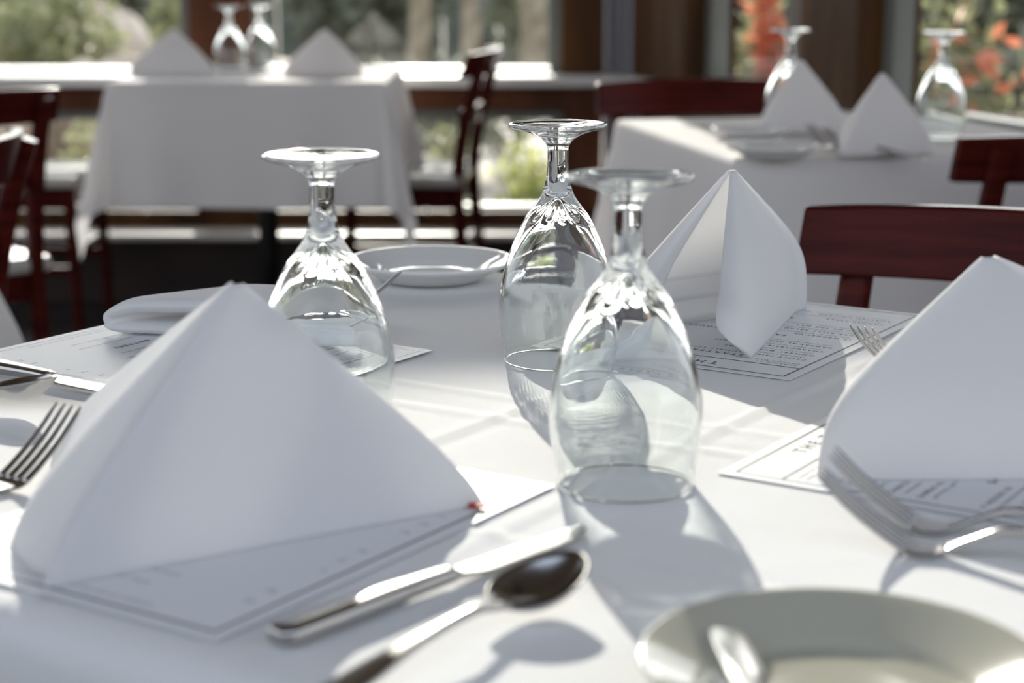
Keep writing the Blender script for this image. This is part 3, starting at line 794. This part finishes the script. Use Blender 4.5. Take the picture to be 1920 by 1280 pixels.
# ------------------------------------------------------------------ menus
def text_mb(body, size, align='LEFT', space=1.25, word=1.0, extrude=0.0, bold=0.0):
    cu_ = bpy.data.curves.new('t', 'FONT'); cu_.body = body; cu_.size = size; cu_.align_x = align; cu_.space_character = space; cu_.space_word = word
    cu_.offset = bold; cu_.resolution_u = 2
    ob = bpy.data.objects.new('t', cu_); COL.objects.link(ob)
    me = bpy.data.meshes.new_from_object(ob)
    mb = MB(); mb.add([v.co.copy() for v in me.vertices], [tuple(p.vertices) for p in me.polygons])
    bpy.data.objects.remove(ob); bpy.data.curves.remove(cu_); bpy.data.meshes.remove(me)
    return mb
def menu_parts():
    """paper with its top left corner at the origin, x right, y up; letter size"""
    w, h = 0.2159, 0.2794
    paper = MB(); paper.box((w / 2, -h / 2, 0.0002), (w, h, 0.0004))
    border = MB(); z = 0.0005; m_ = 0.0072; t = 0.0017
    def line(x0, x1, y0, y1): border.add([(x0, y0, z), (x1, y0, z), (x1, y1, z), (x0, y1, z)], [(0, 1, 2, 3)])
    line(m_, w - m_, -m_ - t, -m_); line(m_, w - m_, -h + m_, -h + m_ + t); line(m_, m_ + t, -h + m_, -m_); line(w - m_ - t, w - m_, -h + m_, -m_)
    line(m_, w - m_, -0.0375, -0.0375 + t)
    head = []; body = []
    def put(lst, body_, x, y, size, align='LEFT', space=1.3, bold=0.0):
        tm = text_mb(body_, size, align, space, 1.0, 0, bold); mb = MB()
        mb.add([(v[0] + x, v[1] + y, z) for v in tm.v], tm.f); lst.append(mb)
    put(head, 'THE TABLE', w / 2, -0.0245, 0.0118, 'CENTER', 1.55, 0.0003)
    put(head, 'AT EASTWOOD', w / 2, -0.0320, 0.0050, 'CENTER', 1.5)
    put(body, 'CURATED BY', 0.014, -0.0450, 0.0042, 'LEFT', 1.4); put(body, 'DENTON OUR CHEF', 0.014, -0.0505, 0.0042, 'LEFT', 1.4)
    put(head, 'STARTERS', w / 2 - 0.022, -0.0570, 0.0072, 'CENTER', 1.6, 0.0002)
    items = [('CRISPY FRIED BRUSSELS SPROUTS', 'bacon jam / toasted almond', '9'), ('WHISKEY MUSHROOMS', 'thyme / cream / grilled bread', '11'),
             ('CHARCUTERIE AND CHEESE', 'cured meats / local cheese / pickles', '19'), ('GAMBAS AL AJILLO', 'gulf shrimp / garlic / chili / lemon', '14')]
    y = -0.0665
    for a, b_, c_ in items:
        put(body, a, 0.016, y, 0.0052, 'LEFT', 1.45, 0.0001); put(body, c_, w - 0.018, y, 0.0052, 'RIGHT', 1.2)
        put(body, b_, 0.020, y - 0.0065, 0.0042, 'LEFT', 1.15); y -= 0.0165
    y -= 0.008; put(head, 'SALADS AND SOUPS', w / 2, y, 0.0066, 'CENTER', 1.5, 0.0002); y -= 0.011
    for a, b_, c_ in [('IT WEDGES US', 'baby iceberg / blue cheese / roasted tomato / crisp pancetta / egg', '10'), ('PORK BELLY SALAD', 'frisee / poached farm egg / whole grain mustard / radish / apple', '12'), ('SOUP OF THE DAY', 'made every morning / warm country bread / salted butter', '7')]:
        put(body, a, 0.016, y, 0.0052, 'LEFT', 1.45, 0.0001); put(body, c_, w - 0.018, y, 0.0052, 'RIGHT', 1.2)
        put(body, b_, 0.020, y - 0.0065, 0.0042, 'LEFT', 1.15); y -= 0.0165
    y -= 0.008; put(head, 'ENTREES', w / 2, y, 0.0066, 'CENTER', 1.5, 0.0002); y -= 0.011
    for a, b_, c_ in [('HANGER STEAK', 'charred onion / crushed potato / watercress / red wine butter', '26'), ('ROASTED CHICKEN', 'half bird / herb jus / glazed root vegetables / lemon / thyme', '22')]:
        put(body, a, 0.016, y, 0.0052, 'LEFT', 1.45, 0.0001); put(body, c_, w - 0.018, y, 0.0052, 'RIGHT', 1.2)
        put(body, b_, 0.020, y - 0.0065, 0.0042, 'LEFT', 1.15); y -= 0.0155
    put(body, 'please ask your server about our daily selection of desserts', w / 2, -h + 0.016, 0.0038, 'CENTER', 1.15)
    return paper, border, head, body
MENU = None
def menu(corner, up, label, dz=0.0):
    """corner = where the sheet's top left corner lies; up = heading of the page's top"""
    global MENU
    loc = (corner.x, corner.y, TZ + 0.0011 + dz); rz = -R(up)
    if MENU is None:
        r = empty('menu_sheet', loc, rz)
        pa, bo, he, bd_ = menu_parts()
        pa.build('paper', M_PAPER, r, smooth=False)
        bo.build('printed_border', M_INK, r, smooth=False, recalc=False); 
        for t_ in he: t_.build('printed_heading', M_INK, r, smooth=False, recalc=False)
        for t_ in bd_: t_.build('printed_line', M_INK2, r, smooth=False, recalc=False)
        MENU = r
    else:
        r = copy_tree(MENU); r.location = loc; r.rotation_euler = (0, 0, rz)
    return tag(r, label, 'menu')
KB = P(1480, 716); menu(KB, HA + 180, 'menu sheet lying upside down to us under the pleated napkin')
KC = P(1345, 891); menu(KC, HB, 'menu sheet turned sideways under the right edge napkin and fork tips')
KD = P(812, 660); menu(KD, HB + 180, 'menu sheet in the shade under the toppled napkin at left')
KA = P(405, 1208)
menu(KA - hd(HA + 90) * 0.2159 + hd(HA) * 0.2794, HA, 'menu sheet in shadow under the largest napkin')

# ------------------------------------------------------------------ plates
def plate_mesh(r, h=0.017):
    pr = [(0.0, 0.0040), (r * 0.52, 0.0040), (r * 0.60, 0.0050), (r * 0.66, 0.0082), (r * 0.74, 0.0112), (r * 0.97, h), (r * 0.995, h + 0.0006), (r, h - 0.0008), (r * 0.985, h - 0.0030), (r * 0.76, 0.0072),
          (r * 0.66, 0.0030), (r * 0.60, 0.0004), (r * 0.55, 0.0), (r * 0.53, 0.0012), (0.0, 0.0014)]
    q = []
    for i in range(len(pr) - 1):
        for k in range(3):
            t = k / 3; q.append((lerp(pr[i][0], pr[i + 1][0], t), lerp(pr[i][1], pr[i + 1][1], t)))
    q.append(pr[-1])
    mb = MB(); mb.lathe(q, 96); return mb
PLATE = None
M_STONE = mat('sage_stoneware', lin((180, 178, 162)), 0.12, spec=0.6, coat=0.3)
def plate(c, label, r=0.078, h=0.02, z=TZ, sc=1.0):
    global PLATE
    if PLATE is None:
        PLATE = plate_mesh(0.078, 0.019).build('bread_plate', M_PLATE, None); o = PLATE
    else:
        o = PLATE.copy(); COL.objects.link(o)
    o.location = (c[0], c[1], z + 0.0012); o.scale = (sc, sc, sc)
    return tag(o, label, 'plate', 'white bread plates')
plate((-0.075, 1.625), 'white bread plate at the far corner of the nearest table', sc=0.985)
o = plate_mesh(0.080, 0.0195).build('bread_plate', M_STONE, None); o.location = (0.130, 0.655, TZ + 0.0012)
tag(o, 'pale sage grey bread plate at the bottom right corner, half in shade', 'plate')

# ------------------------------------------------------------------ cutlery
X, Y, Z = Vector((1, 0, 0)), Vector((0, 1, 0)), Vector((0, 0, 1))
def lofty(mb, tab_, n):
    """tab_: y, x, z, w, h"""
    ys = [tab_[0][0] + (tab_[-1][0] - tab_[0][0]) * i / n for i in range(n + 1)]
    secs = []
    for i, y in enumerate(ys):
        x, z, w, h = table_val(tab_, y)
        y2 = min(y + 0.001, tab_[-1][0]); y1 = max(y - 0.001, tab_[0][0])
        dz = (table_val(tab_, y2)[1] - table_val(tab_, y1)[1]); tan = Vector((0, y2 - y1, dz)).normalized()
        up = X.cross(tan)
        secs.append((Vector((x, y, z)), X, up, w, h))
    mb.loft(secs)
def make_fork():
    r = empty('dinner_fork')
    hnd = MB()
    lofty(hnd, [(-0.125, 0, 0.0030, 0.008, 0.0018), (-0.120, 0, 0.0030, 0.020, 0.0026), (-0.085, 0, 0.0070, 0.0185, 0.0030), (-0.040, 0, 0.0135, 0.0095, 0.0036), (-0.005, 0, 0.0155, 0.0062, 0.0042), (0.018, 0, 0.0075, 0.0075, 0.0036), (0.028, 0, 0.0028, 0.016, 0.0026)], 60)
    hnd.build('handle', M_STEEL, r)
    hdm = MB()
    lofty(hdm, [(0.026, 0, 0.0030, 0.013, 0.0026), (0.033, 0, 0.0017, 0.0215, 0.0020), (0.040, 0, 0.0016, 0.0250, 0.0020), (0.046, 0, 0.0032, 0.0260, 0.0020), (0.048, 0, 0.0040, 0.0258, 0.0019)], 20)
    for k in range(4):
        x = (k - 1.5) * 0.0069
        lofty(hdm, [(0.046, x, 0.0032, 0.0050, 0.0021), (0.058, x * 0.99, 0.0105, 0.0040, 0.0021), (0.073, x * 0.97, 0.0215, 0.0034, 0.0019), (0.085, x * 0.95, 0.0325, 0.0028, 0.0015), (0.090, x * 0.94, 0.0375, 0.0012, 0.0007)], 22)
    hdm.build('tines', M_STEEL, r)
    return r
def make_spoon():
    r = empty('teaspoon')
    hnd = MB()
    lofty(hnd, [(-0.125, 0, 0.0022, 0.007, 0.0018), (-0.119, 0, 0.0025, 0.0185, 0.0026), (-0.085, 0, 0.0060, 0.0165, 0.0030), (-0.040, 0, 0.0120, 0.0085, 0.0034), (-0.006, 0, 0.0140, 0.0055, 0.0038), (0.010, 0, 0.0108, 0.0065, 0.0030), (0.016, 0, 0.0100, 0.010, 0.0024)], 60)
    hnd.build('handle', M_STEEL, r)
    bw = MB(); rows = []; cy_, ly, wx = 0.041, 0.0290, 0.0195
    for j in range(15):
        q = j / 14
        row = []
        for i in range(64):
            a = 2 * PI * i / 64
            y = math.sin(a) * q; x = math.cos(a) * q
            egg = 1 - 0.16 * y
            zz = 0.0150 - 0.0115 * (1 - q ** 2.2) + 0.0050 * y * q
            row.append((x * wx * egg, cy_ + y * ly, zz))
        rows.append(row)
    bw.grid(rows, True)
    bw.build('bowl', M_STEEL, r, solid=0.0013)
    return r
def make_knife():
    r = empty('table_knife')
    hnd = MB()
    lofty(hnd, [(-0.118, 0, 0.0050, 0.010, 0.005), (-0.114, 0, 0.0055, 0.0185, 0.0095), (-0.07, 0, 0.0055, 0.0170, 0.0095), (-0.02, 0, 0.0052, 0.0120, 0.0080), (-0.005, 0, 0.0050, 0.0110, 0.0070), (0.0, 0, 0.0045, 0.009, 0.004)], 50)
    hnd.build('handle', M_STEEL, r)
    bl = MB()
    lofty(bl, [(-0.004, 0, 0.0042, 0.0085, 0.0032), (0.004, 0.0010, 0.0040, 0.0150, 0.0024), (0.015, 0.0018, 0.0036, 0.0195, 0.0018), (0.070, 0.0010, 0.0026, 0.0195, 0.0014), (0.092, -0.0008, 0.0020, 0.0160, 0.0011), (0.102, -0.004, 0.0018, 0.0085, 0.0008), (0.106, -0.0065, 0.0018, 0.0025, 0.0006)], 60)
    bl.build('blade', M_STEEL, r)
    return r
_fork, _spoon, _knife = make_fork(), make_spoon(), make_knife()
used = set()
def lay(proto, loc, heading, label, cat, group=None, pitch=0.0, roll=0.0, lift=0.0013, s=1.0):
    if proto.name not in used: used.add(proto.name); r = proto
    else: r = copy_tree(proto)
    r.location = (loc[0], loc[1], TZ + lift)
    r.rotation_euler = (Matrix.Rotation(-R(heading), 3, 'Z') @ Matrix.Rotation(pitch, 3, 'X') @ Matrix.Rotation(roll, 3, 'Y')).to_euler()
    r.scale = (s, s, s)
    return tag(r, label, cat, group)
# right front forks: head base touches near these pixels
f1 = P(1722, 1040); h = -72
lay(_fork, f1 - hd(h) * 0.040, h, 'nearer of the two forks with raised tines below the right napkin', 'fork')
f2 = P(1735, 998); h = -68
lay(_fork, f2 - hd(h) * 0.040, h, 'farther of the two forks, its tines touching the right napkin', 'fork')
f3 = P(8, 918); h = 34
lay(_fork, f3 - hd(h) * 0.040, h, 'fork at the left edge, tines pointing to the large napkin', 'fork')
f4 = P(1690, 694); h = 228
lay(_fork, f4 - hd(h) * 0.040, h, 'fork whose four raised tips show beside the right napkin outline, on a menu edge', 'fork', lift=0.0018)
f5 = P(655, 585); h = 105
lay(_fork, Vector(f5) - hd(h) * 0.040, h, 'fork behind the left goblet, tips showing past the glass', 'fork', s=0.95)
# knives
k0, k1 = P(500, 1226), P(1098, 1003)
dd = (k1 - k0); lay(_knife, k0 + dd.normalized() * 0.118, math.degrees(math.atan2(dd.x, dd.y)), 'knife in front of the large napkin, sun flaring on its blade', 'knife', s=dd.length / 0.224)
dd = P(235, 745) - P(0, 703); hh = math.degrees(math.atan2(dd.x, dd.y))
lay(_knife, P(100, 722), hh, 'knife beside the left menu, in front of the large napkin', 'knife')
# spoons
s0, s1 = P(688, 1300), P(1084, 1070, TZ + 0.012)
dd = (s1 - s0); dd.z = 0; hh = math.degrees(math.atan2(dd.x, dd.y))
lay(_spoon, s1 - dd.normalized() * 0.070, hh, 'teaspoon nearest the knife in front, its dark bowl facing up', 'spoon')
sp = P(58, 775); lay(_spoon, sp - hd(118) * 0.048, 118, 'teaspoon lying across the knife at the left edge', 'spoon', lift=0.0045, pitch=R(2))
# butter knife on the front plate
b0_, b1_ = P(1335, 1150, TZ + 0.012), P(1420, 1330, TZ + 0.02)
dd = b0_ - b1_; dd.z = 0
kn = lay(_knife, b1_ + dd.normalized() * 0.02, math.degrees(math.atan2(dd.x, dd.y)), 'small knife resting on the bread plate at the bottom edge', 'knife', lift=0.019, pitch=R(-2), roll=R(-14), s=0.66)

# ------------------------------------------------------------------ chairs
def make_chair():
    r = empty('dining_chair')
    w, d, sh, H = 0.42, 0.40, 0.45, 0.80
    def yb(z):    # the back leans and curves
        if z < sh: return 0.19 + 0.05 * ((sh - z) / sh) ** 1.6
        t = (z - sh) / (H - sh); return 0.19 + 0.025 * t + 0.055 * t * t
    for s in (-1, 1):
        mb = MB(); secs = []
        for k in range(19):
            z = 0.0 + (H - 0.012) * k / 18
            dz = 0.01; tan = Vector((0, yb(min(H, z + dz)) - yb(max(0, z - dz)), 2 * dz)).normalized()
            secs.append((Vector((s * 0.175, yb(z), z)), X, X.cross(tan), 0.030, 0.036 - 0.008 * abs(z - sh) / sh))
        mb.loft(secs); mb.build('rear_leg', M_CHAIR, r, autosmooth=60)
        mb = MB(); mb.loft([(Vector((s * 0.185, -0.19, 0)), X, Y, 0.024, 0.024), (Vector((s * 0.182, -0.182, 0.25)), X, Y, 0.030, 0.030), (Vector((s * 0.18, -0.178, sh - 0.02)), X, Y, 0.036, 0.036)])
        mb.build('leg', M_CHAIR, r, autosmooth=60)
    def rail(name, z0, z1, half, th, curve, over=0.0, n=20, front=0.0):
        mb = MB(); rows = []
        for i in range(n + 1):
            u = -1 + 2 * i / n; x = u * half
            yo = -curve * (u * u) + curve * 0.35 - front
            ym = lambda z: yb(z) + yo
            row = []
            crown = 0.0
            pts = [(-th / 2, z0), (th / 2, z0), (th / 2, z1 - crown), (-th / 2, z1 - crown)]
            for (dy, z) in pts: row.append((x, ym(z) + dy, z + (0.006 * (1 - u * u) if z > (z0 + z1) / 2 else 0)))
            rows.append(row)
        mb.grid(rows, True, True); mb.build(name, M_CHAIR, r, smooth=True, bevel=0.0035, autosmooth=35)
    rail('top_rail', 0.735, H, 0.225, 0.020, 0.050, front=0.004)
    rail('back_slat', 0.600, 0.645, 0.170, 0.014, 0.028)
    mb = MB(); mb.box((0, 0, sh), (w, d, 0.034)); mb.build('seat', M_SEAT, r, bevel=0.012)
    ap = MB()
    for s in (-1, 1): ap.box((s * 0.18, 0.0, sh - 0.045), (0.02, 0.34, 0.055))
    ap.box((0, -0.175, sh - 0.045), (0.34, 0.02, 0.055)); ap.box((0, 0.175, sh - 0.045), (0.32, 0.02, 0.055))
    ap.build('apron', M_CHAIR, r, smooth=False, bevel=0.002)
    for nm, bx in (('stretcher', ((0.178, 0.01, 0.20), (0.016, 0.38, 0.026))), ('stretcher', ((-0.178, 0.01, 0.20), (0.016, 0.38, 0.026))), ('stretcher', ((0, 0.205, 0.27), (0.33, 0.016, 0.026))), ('stretcher', ((0, -0.182, 0.25), (0.34, 0.016, 0.026)))):
        m2 = MB(); m2.box(*bx); m2.build(nm, M_CHAIR, r, smooth=False, bevel=0.002)
    return r
_chair = make_chair()
def chair(center, facing, label):
    """facing = heading in which the sitter looks"""
    rz = PI - R(facing)
    if 'c' not in used: used.add('c'); r = _chair
    else: r = copy_tree(_chair)
    r.location = (center[0], center[1], 0); r.rotation_euler = (0, 0, rz)
    return tag(r, label, 'chair', 'dark mahogany dining chairs')
def chair_by_back(topmid, facing, label):
    """topmid: ground point under the middle of the top rail"""
    f = hd(facing); return chair(Vector((topmid[0], topmid[1], 0)) + f * 0.27, facing, label)
# the chair across our table: left end of its rail at px (1542,385)
pe = PD(1542, 385, 1.80); back_dir = hd(123)
chair_by_back((pe.x + back_dir.x * 0.225, pe.y + back_dir.y * 0.225), 213, 'mahogany chair behind the right napkin, broad curved top rail glossy')
pe = PD(1820, 262, 2.45); sd = hd(90 - 11)
chair_by_back((pe.x + sd.x * 0.225, pe.y + sd.y * 0.225), -11, 'mahogany chair cut off by the right edge, at the windows table')
pe = PD(1312, 160, 3.70); chair_by_back((pe.x, pe.y), 172, 'mahogany chair behind the table beside the right hand windows')
pe = PD(925, 92, 5.05); chair_by_back((pe.x, pe.y), -84, 'mahogany chair in side view right of the back windows table')
chair((-1.40, 5.06), 90, 'mahogany chair left of the back windows table, only seat and front leg showing')
pe = PD(97, 163, 3.45); sd = hd(228)
chair_by_back((pe.x + sd.x * 0.19, pe.y + sd.y * 0.19), 228 - 270, 'mahogany chair at the left edge, one leaning back post with a bright tip')
pe = PD(66, 240, 2.63); sd = hd(181)
chair_by_back((pe.x + sd.x * 0.205, pe.y + sd.y * 0.205), -89, 'nearest mahogany chair at the left edge, its rail end shining')

# ------------------------------------------------------------------ what stands on the other tables
def simple_napkin(base, heading, label, L=0.23, spread=38, h=0.12, z=TZ, back=True):
    """spine on the ground at base, wings opening around heading"""
    G = Vector((base[0], base[1], z)); T1 = G + hd(heading + spread / 2) * L; T2 = G + hd(heading - spread / 2) * L
    p = G + hd(heading) * (L / 2 / math.cos(R(spread / 2))); Pt = Vector((p.x, p.y, TZ + h))
    return napkin(G, T1, T2, Pt, label, solid=0.003, m=M_CLOTH_B, dz=z - TZ + 0.0, nt_=20, bulge=0.002)
zf = TZ
# far table
a = PD(240, 140, 4.72); simple_napkin((a.x, 4.72), 78, 'left of the two pale napkins on the back windows table', L=0.235)
a = PD(530, 140, 4.70); simple_napkin((a.x, 4.70), 78, 'right of the two pale napkins on the back windows table', L=0.215)
a = PD(430, 60, 4.86); goblet((a.x, 4.86, TZ + 0.0015), 0.5, 'left of the two goblets on the back windows table')
a = PD(487, 60, 5.00); goblet((a.x, 5.00, TZ + 0.0015), 0.9, 'right of the two goblets on the back windows table')
# right table
a = PD(1480, 150, 3.12); goblet((a.x, 3.12, TZ + 0.0015), 0.2, 'left goblet on the table beside the right hand windows')
a = PD(1766, 150, 3.00); goblet((a.x, 3.00, TZ + 0.0015), 0.7, 'right goblet on the table beside the right hand windows')
a = P(1752, 292); simple_napkin((a.x, a.y), -82, 'napkin in front of the right goblet on the windows table', L=0.155, h=0.125, spread=44)
a = P(1590, 250); simple_napkin((a.x, a.y), -80, 'napkin behind the left goblet on the windows table', L=0.16, h=0.125, spread=40)
a = P(1450, 272, TZ + .019); plate((a.x, a.y), 'bread plate at the near edge of the windows table', sc=0.95)
a = P(1408, 238, TZ + .019); plate((a.x, a.y), 'bread plate farther back on the windows table', sc=0.85)
a = P(1590, 285); lay(_fork, a, -35, 'left of the two blurred forks on the windows table', 'fork')
a = P(1622, 292); lay(_fork, a, -35, 'right of the two blurred forks on the windows table', 'fork')
a = P(1385, 243); lay(_knife, a, -60, 'knife lying at the back of the windows table', 'knife')
# napkin on the near left chair's seat
simple_napkin((-0.735, 2.44), -8, 'pale napkin point behind the chair post at the left edge', L=0.12, h=0.125 - 0.0, z=0.467)

for ob in (CLOTH,): ob.cycles.is_caustics_receiver = True
